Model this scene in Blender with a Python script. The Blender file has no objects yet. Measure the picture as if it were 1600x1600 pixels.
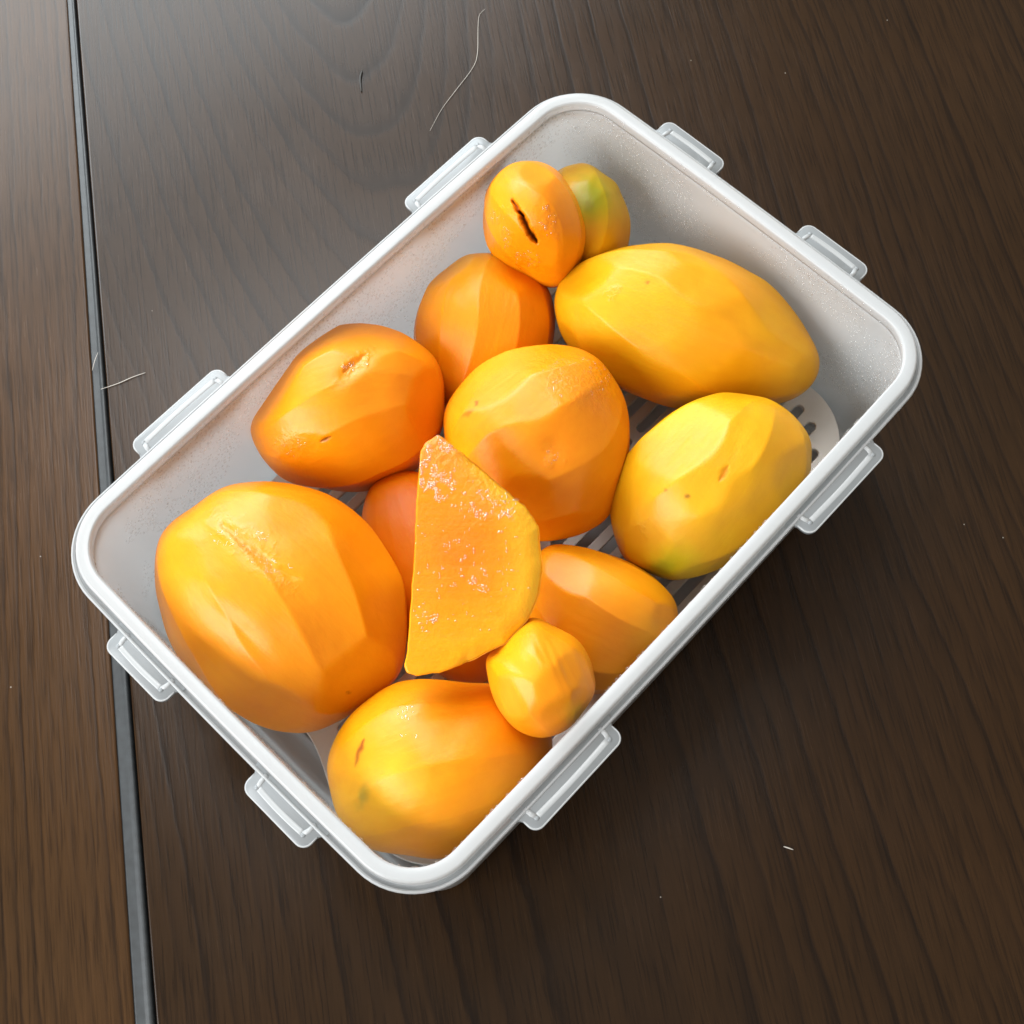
import bpy, bmesh, math, random
import numpy as np
from mathutils import Vector, Matrix, noise
random.seed(7)
np.random.seed(7)
SC = bpy.context.scene
COL = SC.collection

# ------------------------------------------------------------------ camera
MR = np.array([[0.68813506, 0.68453951, -0.24057389],
               [-0.72500644, 0.63548399, -0.26556686],
               [-0.02891015, 0.35716349, 0.93359437]])
RIM = 0.088                                   # height of the box flange over the table
CAM = np.array([-0.13115201, -0.14614046, 0.44674813 + RIM])
FPX = 2100.0                                  # focal length in pixels of the 1600 px photograph
cd = bpy.data.cameras.new('camera')
cam = bpy.data.objects.new('camera', cd)
COL.objects.link(cam)
m4 = Matrix.Identity(4)
for i in range(3):
    for j in range(3):
        m4[i][j] = MR[i, j]
    m4[i][3] = CAM[i]
cam.matrix_world = m4
cd.sensor_width = 36.0
cd.lens = FPX / 1600 * 36.0
cd.clip_start = 0.01
cd.clip_end = 50
SC.camera = cam

# ------------------------------------------------------------------ world and lamps (a room lit by a window)
w = bpy.data.worlds.new('World')
SC.world = w
w.use_nodes = True
bg = w.node_tree.nodes['Background']
bg.inputs['Color'].default_value = (1.0, 0.93, 0.83, 1)
bg.inputs['Strength'].default_value = 0.58


def area(name, loc, target, sx, sy, radiance, color):
    ld = bpy.data.lights.new(name, 'AREA')
    ld.shape = 'RECTANGLE'
    ld.size, ld.size_y = sx, sy
    ld.energy = radiance * math.pi * sx * sy
    ld.color = color
    o = bpy.data.objects.new(name, ld)
    o.location = loc
    o.rotation_euler = (Vector(target) - Vector(loc)).to_track_quat('-Z', 'Y').to_euler()
    COL.objects.link(o)
    return o


area('window_light', (0.62, 1.98, 1.20), (0.0, 0.0, 0.1), 2.2, 1.30, 11.5, (0.88, 0.96, 1.0))
area('side_window_light', (-2.0, 0.42, 1.20), (0, 0, 0.1), 1.8, 1.3, 12.0, (0.95, 0.98, 1.0))
area('overhead_fill_light', (0.42, 0.92, 2.15), (0, 0.05, 0), 0.95, 0.95, 10.5, (0.98, 0.98, 0.97))  # added overhead fill that brightens the box inside; no lamp is seen there

SC.view_settings.view_transform = 'Standard'
SC.view_settings.look = 'None'
SC.view_settings.exposure = 0.0
SC.view_settings.gamma = 1.0
SC.cycles.use_denoising = True
SC.cycles.max_bounces = 10
SC.cycles.diffuse_bounces = 5
SC.cycles.transparent_max_bounces = 16
SC.cycles.caustics_reflective = False
SC.cycles.caustics_refractive = False


# ------------------------------------------------------------------ helpers
def at(px, py, z):
    """point of the place at height z seen at photo pixel (px, py)"""
    d = MR @ np.array([(px - 800) / FPX, -(py - 800) / FPX, -1.0])
    return CAM + d * ((z - CAM[2]) / d[2])


def empty(name, loc, label, cat, group=None):
    o = bpy.data.objects.new(name, None)
    o.location = loc
    o.empty_display_size = 0.02
    COL.objects.link(o)
    o['label'] = label
    o['category'] = cat
    if group:
        o['group'] = group
    return o


def link_mesh(name, me, mat, parent=None, smooth=True):
    o = bpy.data.objects.new(name, me)
    COL.objects.link(o)
    if mat and not me.materials:
        me.materials.append(mat)
    if smooth:
        me.polygons.foreach_set('use_smooth', [True] * len(me.polygons))
    if parent:
        o.parent = parent
        o.matrix_parent_inverse = Matrix.Translation(-Vector(parent.location))
    return o


def mesh_from(name, verts, faces):
    me = bpy.data.meshes.new(name)
    me.from_pydata([tuple(v) for v in verts], [], [tuple(f) for f in faces])
    me.update()
    return me


def new_mat(name):
    m = bpy.data.materials.new(name)
    m.use_nodes = True
    nt = m.node_tree
    nt.nodes.clear()
    out = nt.nodes.new('ShaderNodeOutputMaterial')
    return m, nt, out


def N(nt, kind, **kw):
    n = nt.nodes.new(kind)
    for k, v in kw.items():
        if k in n.inputs:
            n.inputs[k].default_value = v
        else:
            setattr(n, k, v)
    return n


def math_node(nt, op, a, b=None, c=None, clamp=False):
    n = nt.nodes.new('ShaderNodeMath')
    n.operation = op
    n.use_clamp = clamp
    for i, x in enumerate((a, b, c)):
        if x is None:
            continue
        if isinstance(x, (int, float)):
            n.inputs[i].default_value = x
        else:
            nt.links.new(x, n.inputs[i])
    return n.outputs[0]


def ramp(nt, fac, stops):
    n = nt.nodes.new('ShaderNodeValToRGB')
    e = n.color_ramp.elements
    e[0].position, e[0].color = stops[0][0], (*stops[0][1], 1)
    e[1].position, e[1].color = stops[-1][0], (*stops[-1][1], 1)
    for p, c in stops[1:-1]:
        x = e.new(p)
        x.color = (*c, 1)
    nt.links.new(fac, n.inputs[0])
    return n.outputs[0]


def mixc(nt, fac, a, b, mode='MIX'):
    n = nt.nodes.new('ShaderNodeMix')
    n.data_type = 'RGBA'
    n.blend_type = mode
    for s, x in ((n.inputs[0], fac), (n.inputs[6], a), (n.inputs[7], b)):
        if isinstance(x, (int, float)):
            s.default_value = x
        elif isinstance(x, tuple):
            s.default_value = (*x, 1)
        else:
            nt.links.new(x, s)
    return n.outputs[2]


# ------------------------------------------------------------------ materials
def plastic(name, color, clear, trans, rough=0.3, bump=0.0):
    """milky polypropylene: part of the light scatters back, part scatters through, a little passes straight"""
    m, nt, out = new_mat(name)
    L = nt.links.new
    geo = N(nt, 'ShaderNodeNewGeometry')
    nz = N(nt, 'ShaderNodeTexNoise', Scale=120.0, Detail=3.0)
    L(geo.outputs['Position'], nz.inputs['Vector'])
    nb = N(nt, 'ShaderNodeBump', Strength=bump, Distance=0.0006)
    L(nz.outputs[0], nb.inputs['Height'])
    d = N(nt, 'ShaderNodeBsdfDiffuse', Color=(*color, 1))
    t = N(nt, 'ShaderNodeBsdfTranslucent', Color=(*color, 1))
    L(nb.outputs[0], d.inputs['Normal'])
    a = N(nt, 'ShaderNodeMixShader', Fac=trans)
    L(d.outputs[0], a.inputs[1]); L(t.outputs[0], a.inputs[2])
    tr = N(nt, 'ShaderNodeBsdfTransparent', Color=(0.97, 0.97, 0.97, 1))
    b = N(nt, 'ShaderNodeMixShader', Fac=clear)
    L(a.outputs[0], b.inputs[1]); L(tr.outputs[0], b.inputs[2])
    g = N(nt, 'ShaderNodeBsdfGlossy', Roughness=rough)
    L(nb.outputs[0], g.inputs['Normal'])
    fr = N(nt, 'ShaderNodeFresnel', IOR=1.45)
    f2 = math_node(nt, 'MULTIPLY', fr.outputs[0], 0.9)
    c = N(nt, 'ShaderNodeMixShader')
    L(f2, c.inputs[0]); L(b.outputs[0], c.inputs[1]); L(g.outputs[0], c.inputs[2])
    L(c.outputs[0], out.inputs[0])
    return m


M_TUB = plastic('milky_box_plastic', (0.945, 0.972, 0.985), 0.15, 0.64, 0.3, 0.10)
M_FLOOR = plastic('milky_floor_plastic', (0.93, 0.94, 0.95), 0.07, 0.30, 0.25, 0.05)
M_RIM = plastic('milky_rim_plastic', (0.77, 0.79, 0.80), 0.17, 0.52, 0.28, 0.08)
M_TAB = plastic('milky_tab_plastic', (0.62, 0.66, 0.685), 0.44, 0.50, 0.28, 0.08)


def cream_plastic():
    m, nt, out = new_mat('cream_tray_plastic')
    p = N(nt, 'ShaderNodeBsdfPrincipled', Roughness=0.35)
    p.inputs['Base Color'].default_value = (0.82, 0.79, 0.74, 1)
    p.inputs['Subsurface Weight'].default_value = 0.15
    p.inputs['Subsurface Radius'].default_value = (0.004, 0.003, 0.002)
    nt.links.new(p.outputs[0], out.inputs[0])
    return m


M_TRAY = cream_plastic()


def water(name, GLOSS):
    m, nt, out = new_mat(name)
    L = nt.links.new
    tr = N(nt, 'ShaderNodeBsdfTransparent', Color=(1, 1, 1, 1))
    tl = N(nt, 'ShaderNodeBsdfTranslucent', Color=(0.98, 0.98, 0.98, 1))
    m1 = N(nt, 'ShaderNodeMixShader', Fac=0.10)
    L(tr.outputs[0], m1.inputs[1]); L(tl.outputs[0], m1.inputs[2])
    go = N(nt, 'ShaderNodeBsdfGlossy', Roughness=0.08)
    mx = N(nt, 'ShaderNodeMixShader', Fac=GLOSS)
    L(m1.outputs[0], mx.inputs[1]); L(go.outputs[0], mx.inputs[2])
    L(mx.outputs[0], out.inputs[0])
    return m


M_WATER = water('condensed_water', 0.06)
M_JUICE = water('juice_film', 0.15)


def flesh():
    m, nt, out = new_mat('mango_flesh')
    L = nt.links.new
    tc = N(nt, 'ShaderNodeTexCoord')
    tint = N(nt, 'ShaderNodeAttribute', attribute_name='tint')
    wet = N(nt, 'ShaderNodeAttribute', attribute_name='wet')
    grain = N(nt, 'ShaderNodeAttribute', attribute_name='grain')   # coordinate with fibres along x
    # broad mottling
    n1 = N(nt, 'ShaderNodeTexNoise', Scale=45.0, Detail=4.0, Roughness=0.55)
    L(tc.outputs['Object'], n1.inputs['Vector'])
    v1 = ramp(nt, n1.outputs[0], [(0.3, (0.88, 0.80, 0.62)), (0.52, (1, 1, 1)), (0.72, (1.0, 1.10, 1.3))])
    gm = N(nt, 'ShaderNodeGamma', Gamma=1.28)
    L(tint.outputs['Color'], gm.inputs['Color'])
    gd = mixc(nt, 1.0, gm.outputs[0], (0.78, 0.745, 0.55), 'MULTIPLY')
    c1 = mixc(nt, 0.5, gd, v1, 'MULTIPLY')
    # peeling fibres along the fruit
    mp = N(nt, 'ShaderNodeMapping')
    mp.inputs['Scale'].default_value = (14, 260, 260)
    L(grain.outputs['Vector'], mp.inputs['Vector'])
    n2 = N(nt, 'ShaderNodeTexNoise', Scale=1.0, Detail=3.0, Roughness=0.6)
    L(mp.outputs[0], n2.inputs['Vector'])
    v2 = ramp(nt, n2.outputs[0], [(0.3, (0.95, 0.90, 0.8)), (0.6, (1, 1, 1)), (0.75, (1, 1.05, 1.15))])
    c2 = mixc(nt, 0.5, c1, v2, 'MULTIPLY')
    # tiny pits
    n3 = N(nt, 'ShaderNodeTexNoise', Scale=420.0, Detail=2.0)
    L(tc.outputs['Object'], n3.inputs['Vector'])
    n4 = N(nt, 'ShaderNodeTexNoise', Scale=560.0, Detail=5.0, Roughness=0.62, Distortion=0.25)
    L(tc.outputs['Object'], n4.inputs['Vector'])
    h = math_node(nt, 'MULTIPLY', n2.outputs[0], 0.24)
    h = math_node(nt, 'MULTIPLY_ADD', n3.outputs[0], 0.10, h)
    wr = math_node(nt, 'MULTIPLY', wet.outputs['Fac'], n4.outputs[0])
    h = math_node(nt, 'MULTIPLY_ADD', wr, 1.7, h)
    b = N(nt, 'ShaderNodeBump', Strength=0.55, Distance=0.0011)
    L(h, b.inputs['Height'])
    n5 = N(nt, 'ShaderNodeTexNoise', Scale=60.0, Detail=2.0)
    L(tc.outputs['Object'], n5.inputs['Vector'])
    r = math_node(nt, 'MULTIPLY_ADD', n5.outputs[0], 0.22, 0.29)
    r = math_node(nt, 'MULTIPLY_ADD', wet.outputs['Fac'], -0.24, r, clamp=True)
    r = math_node(nt, 'MAXIMUM', r, 0.10)
    p = N(nt, 'ShaderNodeBsdfPrincipled')
    L(c2, p.inputs['Base Color'])
    L(r, p.inputs['Roughness'])
    L(b.outputs[0], p.inputs['Normal'])
    p.inputs['IOR'].default_value = 1.35
    L(math_node(nt, 'MULTIPLY', wet.outputs['Fac'], 0.5, clamp=True), p.inputs['Coat Weight'])
    p.inputs['Coat Roughness'].default_value = 0.07
    L(b.outputs[0], p.inputs['Coat Normal'])
    p.inputs['Subsurface Weight'].default_value = 0.45
    p.inputs['Subsurface Radius'].default_value = (1.0, 0.38, 0.06)
    p.inputs['Subsurface Scale'].default_value = 0.0028
    L(p.outputs[0], out.inputs[0])
    return m


M_FLESH = flesh()

# the table seam runs along SU; SV points to the right board
SU = np.array([0.592, 0.806]); SU = SU / np.linalg.norm(SU)
SV = np.array([SU[1], -SU[0]])
S0 = np.array([-0.0655, 0.1972])              # a point on the middle of the seam


def wood(name, right):
    m, nt, out = new_mat(name)
    L = nt.links.new
    tc = N(nt, 'ShaderNodeTexCoord')          # object coordinates: x across the grain (v), y along it (u)
    sep = N(nt, 'ShaderNodeSeparateXYZ')
    L(tc.outputs['Object'], sep.inputs[0])
    v, u = sep.outputs[0], sep.outputs[1]
    mw = N(nt, 'ShaderNodeMapping')
    mw.inputs['Scale'].default_value = (9, 2.6, 1)
    L(tc.outputs['Object'], mw.inputs['Vector'])
    nw = N(nt, 'ShaderNodeTexNoise', Scale=1.0, Detail=3.0, Roughness=0.5)
    L(mw.outputs[0], nw.inputs['Vector'])
    mj = N(nt, 'ShaderNodeMapping')
    mj.inputs['Scale'].default_value = (60, 45, 1)
    L(tc.outputs['Object'], mj.inputs['Vector'])
    nj = N(nt, 'ShaderNodeTexNoise', Scale=1.0, Detail=3.0)
    L(mj.outputs[0], nj.inputs['Vector'])
    if right:
        vv = math_node(nt, 'SUBTRACT', v, 0.155)
        vv = math_node(nt, 'MULTIPLY_ADD', u, 0.10, vv)
        hh = math_node(nt, 'MULTIPLY_ADD', math_node(nt, 'MAXIMUM', u, -0.03), -0.20, math_node(nt, 'MULTIPLY_ADD', u, -0.012, 0.075))
        rr = math_node(nt, 'SQRT', math_node(nt, 'ADD', math_node(nt, 'MULTIPLY', vv, vv),
                                             math_node(nt, 'MULTIPLY', hh, hh)))
        ring = math_node(nt, 'MULTIPLY', rr, 135.0)
        ring = math_node(nt, 'MULTIPLY_ADD', nw.outputs[0], 2.4, ring)
        ring = math_node(nt, 'MULTIPLY_ADD', nj.outputs[0], 0.28, ring)
    else:
        ring = math_node(nt, 'MULTIPLY', v, 165.0)
        ring = math_node(nt, 'MULTIPLY_ADD', nw.outputs[0], 4.0, ring)
        ring = math_node(nt, 'MULTIPLY_ADD', nj.outputs[0], 0.5, ring)
    fr = math_node(nt, 'FRACT', ring)
    idn = math_node(nt, 'FLOOR', ring)
    wn = N(nt, 'ShaderNodeTexWhiteNoise', noise_dimensions='1D')
    L(idn, wn.inputs['W'])
    # fine vessels
    mf = N(nt, 'ShaderNodeMapping')
    mf.inputs['Scale'].default_value = (900, 34, 1)
    L(tc.outputs['Object'], mf.inputs['Vector'])
    nf = N(nt, 'ShaderNodeTexNoise', Scale=1.0, Detail=2.0, Roughness=0.6)
    L(mf.outputs[0], nf.inputs['Vector'])
    if right:
        light, dark = (0.0215, 0.0094, 0.0023), (0.0056, 0.0021, 0.0005)
    else:
        light, dark = (0.043, 0.0190, 0.0050), (0.0078, 0.0030, 0.0007)
    band = ramp(nt, fr, [(0.0, (0, 0, 0)), (0.25, (0.1, 0.1, 0.1)), (0.62, (0.35, 0.35, 0.35)), (0.86, (1, 1, 1)), (1.0, (0.0, 0.0, 0.0))])
    amt = math_node(nt, 'MULTIPLY_ADD', wn.outputs[0], 0.7, 0.25)
    amt = math_node(nt, 'MULTIPLY', amt, band, clamp=True)
    if right:
        amt = math_node(nt, 'MULTIPLY', amt, 0.95)
    c = mixc(nt, amt, light, dark)
    fv = ramp(nt, nf.outputs[0], [(0.36, (0.55, 0.53, 0.5)), (0.48, (0.97, 0.97, 0.97)), (0.7, (1.15, 1.13, 1.1))])
    c = mixc(nt, 0.8, c, fv, 'MULTIPLY')
    nb = N(nt, 'ShaderNodeTexNoise', Scale=5.0, Detail=3.0)
    L(tc.outputs['Object'], nb.inputs['Vector'])
    bv = ramp(nt, nb.outputs[0], [(0.3, (0.72, 0.74, 0.78)), (0.7, (1.18, 1.12, 1.08))])
    c = mixc(nt, 0.8, c, bv, 'MULTIPLY')
    # dust specks
    vd = N(nt, 'ShaderNodeTexVoronoi', Scale=70.0)
    L(tc.outputs['Object'], vd.inputs['Vector'])
    sp = math_node(nt, 'LESS_THAN', vd.outputs['Distance'], 0.022)
    vc = N(nt, 'ShaderNodeSeparateXYZ')
    L(vd.outputs['Color'], vc.inputs[0])
    sp = math_node(nt, 'MULTIPLY', sp, math_node(nt, 'GREATER_THAN', vc.outputs[0], 0.72))
    sp = math_node(nt, 'MULTIPLY', sp, 0.55)
    c = mixc(nt, sp, c, (0.35, 0.32, 0.28))
    p = N(nt, 'ShaderNodeBsdfPrincipled')
    L(c, p.inputs['Base Color'])
    ns = N(nt, 'ShaderNodeTexNoise', Scale=11.0, Detail=4.0, Roughness=0.6)
    L(tc.outputs['Object'], ns.inputs['Vector'])
    r = math_node(nt, 'MULTIPLY_ADD', ns.outputs[0], 0.14, 0.15)
    r = math_node(nt, 'MULTIPLY_ADD', nf.outputs[0], 0.08, r)
    L(r, p.inputs['Roughness'])
    p.inputs['IOR'].default_value = 1.48
    p.inputs['Specular IOR Level'].default_value = 0.24
    h = math_node(nt, 'MULTIPLY_ADD', amt, -0.8, nf.outputs[0])
    b = N(nt, 'ShaderNodeBump', Strength=0.14, Distance=0.0004)
    L(h, b.inputs['Height'])
    L(b.outputs[0], p.inputs['Normal'])
    L(p.outputs[0], out.inputs[0])
    return m


def simple(name, color, rough, noise_amt=0.0, scale=200.0):
    m, nt, out = new_mat(name)
    p = N(nt, 'ShaderNodeBsdfPrincipled', Roughness=rough)
    tc = N(nt, 'ShaderNodeTexCoord')
    nz = N(nt, 'ShaderNodeTexNoise', Scale=scale, Detail=3.0)
    nt.links.new(tc.outputs['Object'], nz.inputs['Vector'])
    lo = tuple(c * (1 - noise_amt) for c in color)
    hi = tuple(c * (1 + noise_amt) for c in color)
    nt.links.new(ramp(nt, nz.outputs[0], [(0.3, lo), (0.7, hi)]), p.inputs['Base Color'])
    nt.links.new(p.outputs[0], out.inputs[0])
    return m


M_STRIP = simple('grey_rubber_strip', (0.016, 0.019, 0.021), 0.48, 0.3, 300)
M_LINT = simple('pale_lint', (0.42, 0.39, 0.35), 0.6)
M_DARKBIT = simple('dark_crumb', (0.02, 0.018, 0.016), 0.6)

# ------------------------------------------------------------------ table
SANG = math.atan2(SU[1], SU[0]) - math.pi / 2           # local y along the seam
table = empty('wooden_table', (S0[0], S0[1], 0), 'dark brown wooden table top with a grey strip in the joint between its two boards', 'table')
table.rotation_euler = (0, 0, SANG)


GAPS = 0.0072


def board(name, x0, x1, mat):
    bm = bmesh.new()
    bmesh.ops.create_cube(bm, size=1)
    for v_ in bm.verts:
        y_ = v_.co.y * 1.9 - 0.1
        x_ = (x0 + x1) / 2 + v_.co.x * (x1 - x0)
        if x1 < 0 and v_.co.x > 0:
            x_ += GAPS * y_ + 0.0024                    # the joint is a little narrower at the far end
        v_.co = Vector((x_, y_, -0.015 + v_.co.z * 0.03))
    es = [e for e in bm.edges if all(v_.co.z > -0.001 for v_ in e.verts)]
    bmesh.ops.bevel(bm, geom=es, offset=0.0011, segments=4, affect='EDGES', profile=0.5)
    me = bpy.data.meshes.new(name)
    bm.to_mesh(me); bm.free()
    o = bpy.data.objects.new(name, me)
    COL.objects.link(o)
    me.materials.append(mat)
    me.polygons.foreach_set('use_smooth', [abs(p.normal.z) < 0.999 for p in me.polygons])
    o.parent = table
    return o


board('table_board', -0.75, -0.0043, wood('left_board_wood', False))
board('table_board', 0.0041, 0.95, wood('right_board_wood', True))
# the strip: a long shallow bead of grey rubber between the boards
vs, fs = [], []
pr = [(-0.0043, -0.003), (-0.0043, -0.0007), (-0.0034, -0.0006), (-0.0004, -0.0008), (0.0004, -0.0006), (0.0012, -0.0001), (0.0022, 0.0), (0.0029, -0.0004), (0.0033, -0.0012), (0.0034, -0.004)]
ny = 60
for j in range(ny):
    y = -1.04 + 1.88 * j / (ny - 1)
    dx = 0.0002 * noise.noise((y * 9, 0, 0))
    for (x, z) in pr:
        vs.append((x + dx + ((GAPS * y + 0.0024) * min(1.0, (0.0034 - x) / 0.0077)), y, z))
for j in range(ny - 1):
    for i in range(len(pr) - 1):
        a = j * len(pr) + i
        fs.append((a, a + 1, a + 1 + len(pr), a + len(pr)))
me = mesh_from('seam_strip', vs, fs)
st = bpy.data.objects.new('seam_strip', me); COL.objects.link(st)
me.materials.append(M_STRIP)
me.polygons.foreach_set('use_smooth', [True] * len(me.polygons))
st.parent = table

# ------------------------------------------------------------------ the plastic box
HX, HY, RC = 0.140, 0.0942, 0.026             # outer flange half sizes and corner radius


def ring(d, z, narc=14, nstr=14, bow=0.0012):
    """rounded rectangle inset by d at height z; the long sides bow out a little"""
    hx, hy = HX - d, HY - d
    r = max(RC - d, 0.004)
    pts = []
    corners = [(hx - r, hy - r, 0), (-(hx - r), hy - r, 90), (-(hx - r), -(hy - r), 180), (hx - r, -(hy - r), 270)]
    for k, (cx, cy, a0) in enumerate(corners):
        for i in range(narc + 1):
            a = math.radians(a0 + 90 * i / narc)
            pts.append((cx + r * math.cos(a), cy + r * math.sin(a)))
        nx_, ny_, na = corners[(k + 1) % 4]
        a = math.radians(na)
        q0, q1 = pts[-1], (nx_ + r * math.cos(a), ny_ + r * math.sin(a))
        for i in range(1, nstr):
            t = i / nstr
            pts.append((q0[0] + (q1[0] - q0[0]) * t, q0[1] + (q1[1] - q0[1]) * t))
    out = []
    for x, y in pts:
        bx = bow * max(0.0, 1 - (y / hy) ** 2) * (x / hx) if abs(x) > hx - r else 0
        by = bow * max(0.0, 1 - (x / hx) ** 2) * (y / hy) if abs(y) > hy - r else 0
        out.append((x + bx, y + by, z))
    return out


def sweep(profile, closed, cap0=False, cap1=False):
    vs, fs = [], []
    n = len(ring(0, 0))
    for d, z in profile:
        vs += ring(d, z)
    m = len(profile)
    for k in range(m if closed else m - 1):
        a, b = k * n, ((k + 1) % m) * n
        for i in range(n):
            j = (i + 1) % n
            fs.append((a + i, a + j, b + j, b + i))
    if cap0:
        fs.append(tuple(reversed(range(n))))
    if cap1:
        fs.append(tuple(range((m - 1) * n, m * n)))
    return vs, fs


box = empty('plastic_box', (0, 0, 0), 'milky translucent plastic food box without lid, eight clip tabs, full of peeled mangoes', 'container')
# tub: outside bottom -> outside wall -> top edge -> inside wall -> inside floor with a raised rib
tub_prof = [(0.030, 0.0012), (0.016, 0.0010), (0.0125, 0.0018), (0.0092, 0.0045), (0.0078, 0.0095), (0.0073, 0.020), (0.0065, 0.05), (0.0057, 0.084),
            (0.0057, 0.0868), (0.0073, 0.0868),
            (0.0072, 0.084), (0.0080, 0.05), (0.0088, 0.020), (0.0094, 0.0105), (0.0110, 0.0062), (0.0140, 0.0038), (0.0170, 0.0030),
            (0.0200, 0.0030), (0.0206, 0.0042), (0.0216, 0.0042), (0.0222, 0.0030), (0.032, 0.0030)]
v_, f_ = sweep(tub_prof, False, True, True)
tub = link_mesh('tub', mesh_from('tub', v_, f_), M_TUB, box)
tub.data.materials.append(M_FLOOR)            # the floor is the thickest part of the moulding
nring = len(ring(0, 0))
mi = [0] * len(tub.data.polygons)
for i in range(len(mi)):
    if i < 2 * nring or i >= 14 * nring:
        mi[i] = 1
tub.data.polygons.foreach_set('material_index', mi)
rim_prof = [(0.0, 0.0862), (-0.0002, 0.0872), (0.0000, 0.0880), (0.0004, 0.0883), (0.0008, 0.0881), (0.0011, 0.0874), (0.0021, 0.0872), (0.0025, 0.0876),
            (0.0026, 0.0890), (0.0026, 0.0910), (0.0028, 0.0916), (0.0033, 0.0919), (0.0036, 0.0920), (0.0070, 0.0920), (0.0073, 0.0919), (0.0077, 0.0914), (0.0078, 0.0906),
            (0.0078, 0.0885), (0.0074, 0.0866), (0.0050, 0.0863), (0.0030, 0.0863), (0.0022, 0.0862), (0.0010, 0.0862)]
v_, f_ = sweep(rim_prof, True)
rim = link_mesh('rim', mesh_from('rim', v_, f_), M_RIM, box)
rim.data.materials.append(M_TAB)              # the thin ledge is clearer than the thick lip
nring = len(ring(0, 0))
mi = [0] * len(rim.data.polygons)
for k in (5, 6, 20, 21, 22):
    for i in range(nring):
        mi[k * nring + i] = 1
rim.data.polygons.foreach_set('material_index', mi)


def tab_mesh(length, out_):
    """clip tab: plate with rounded corners, raised border, a rib and two stops; x along the side, y outwards from the flange edge"""
    bm = bmesh.new()

    def outline(inset):
        h, o, r = length / 2 - inset, out_ - inset, 0.0034 - min(inset, 0.0018)
        y0 = -0.0055
        pts = [(-h - (0.0022 if inset == 0 else 0), y0 + 0.004 + 0.0014), (-h, 0.0022)] if inset == 0 else [(-h, 0.0006)]
        if inset == 0:
            pts = [(-h - 0.0020, 0.0), (-h - 0.0007, 0.0005), (-h, 0.0018)]
        for k in range(7):
            a = math.radians(180 - 90 * k / 6)
            pts.append((-h + r + r * math.cos(a), o - r + r * math.sin(a)))
        for k in range(7):
            a = math.radians(90 - 90 * k / 6)
            pts.append((h - r + r * math.cos(a), o - r + r * math.sin(a)))
        if inset == 0:
            pts += [(h, 0.0018), (h + 0.0007, 0.0005), (h + 0.0020, 0.0)]
        else:
            pts += [(h, 0.0006)]
        return pts
    A = outline(0)
    n = len(A)
    # plate
    zt, zb = 0.0874, 0.0858
    top = [bm.verts.new((x, y, zt)) for x, y in A]
    bot = [bm.verts.new((x, y, zb)) for x, y in A]
    inn = [bm.verts.new((x * 0.985, y - 0.0003, zt + 0.0003)) for x, y in A]
    back = [bm.verts.new((length / 2 + 0.002, -0.0030, z)) for z in (zt + 0.0003, zb)] + [bm.verts.new((-length / 2 - 0.002, -0.0030, z)) for z in (zt + 0.0003, zb)]
    for i in range(n - 1):
        bm.faces.new((bot[i], bot[i + 1], top[i + 1], top[i]))
        bm.faces.new((top[i], top[i + 1], inn[i + 1], inn[i]))
    bm.faces.new(inn + [back[0], back[2]])
    bm.faces.new(list(reversed(bot)) + [back[3], back[1]])

    def tube(path, r, zc, hz=0.55):
        prev = None
        rings = []
        for i, (x, y) in enumerate(path):
            x0, y0 = path[max(i - 1, 0)]
            x1, y1 = path[min(i + 1, len(path) - 1)]
            t = Vector((x1 - x0, y1 - y0, 0)).normalized()
            nn = Vector((-t.y, t.x, 0))
            rings.append([bm.verts.new(Vector((x, y, zc)) + nn * (r * math.cos(a)) + Vector((0, 0, hz * r * math.sin(a)))) for a in [math.pi * k / 6 for k in range(7)]])
        for a, b in zip(rings, rings[1:]):
            for k in range(6):
                bm.faces.new((a[k], a[k + 1], b[k + 1], b[k])).material_index = 1
        for e in (rings[0], rings[-1]):
            bm.faces.new(e)
    h = length / 2
    yr = out_ * 0.50
    rib = [(-h + 0.0042 + (length - 0.0084) * k / 16, yr + 0.0004 * math.sin(math.pi * k / 16)) for k in range(17)]
    tube(rib, 0.0011, zt + 0.0002, 0.28)
    tube([(x * 0.988, y - 0.0002) for x, y in A[2:-2]], 0.0004, zt + 0.0001)
    tube([(-h + 0.0042, yr), (-h + 0.0036, yr * 0.5), (-h + 0.0034, -0.001)], 0.0009, zt + 0.0002)
    tube([(h - 0.0042, yr), (h - 0.0036, yr * 0.5), (h - 0.0034, -0.001)], 0.0009, zt + 0.0002)
    for s in (-1, 1):
        r_ = bmesh.ops.create_icosphere(bm, subdivisions=2, radius=0.0010)
        for vv in r_['verts']:
            vv.co.z *= 0.6
            vv.co += Vector((s * (h - 0.0040), yr + 0.0003, zt + 0.0002))
    me = bpy.data.meshes.new('clip_tab')
    bmesh.ops.recalc_face_normals(bm, faces=bm.faces)
    bm.to_mesh(me); bm.free()
    return me


me_long, me_short = tab_mesh(0.0435, 0.0074), tab_mesh(0.0305, 0.0078)
for me in (me_long, me_short):
    me.materials.append(M_TAB); me.materials.append(M_RIM)
for side, me, pos in ((0, me_long, 0.0705), (0, me_long, -0.0705), (180, me_long, 0.0705), (180, me_long, -0.0705),
                      (90, me_short, 0.0355), (90, me_short, -0.0355), (270, me_short, 0.0355), (270, me_short, -0.0355)):
    o = link_mesh('clip_tab', me, M_TAB, box)
    base = (HY if side in (0, 180) else HX) + 0.0006
    a = math.radians(side)
    # local y is outwards
    o.matrix_world = Matrix.Rotation(a, 4, 'Z') @ Matrix.Translation((pos, base, 0))

# ------------------------------------------------------------------ draining tray on the floor of the box
TX, TY, TR, TZ = 0.1290, 0.0840, 0.030, 0.0170


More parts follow.
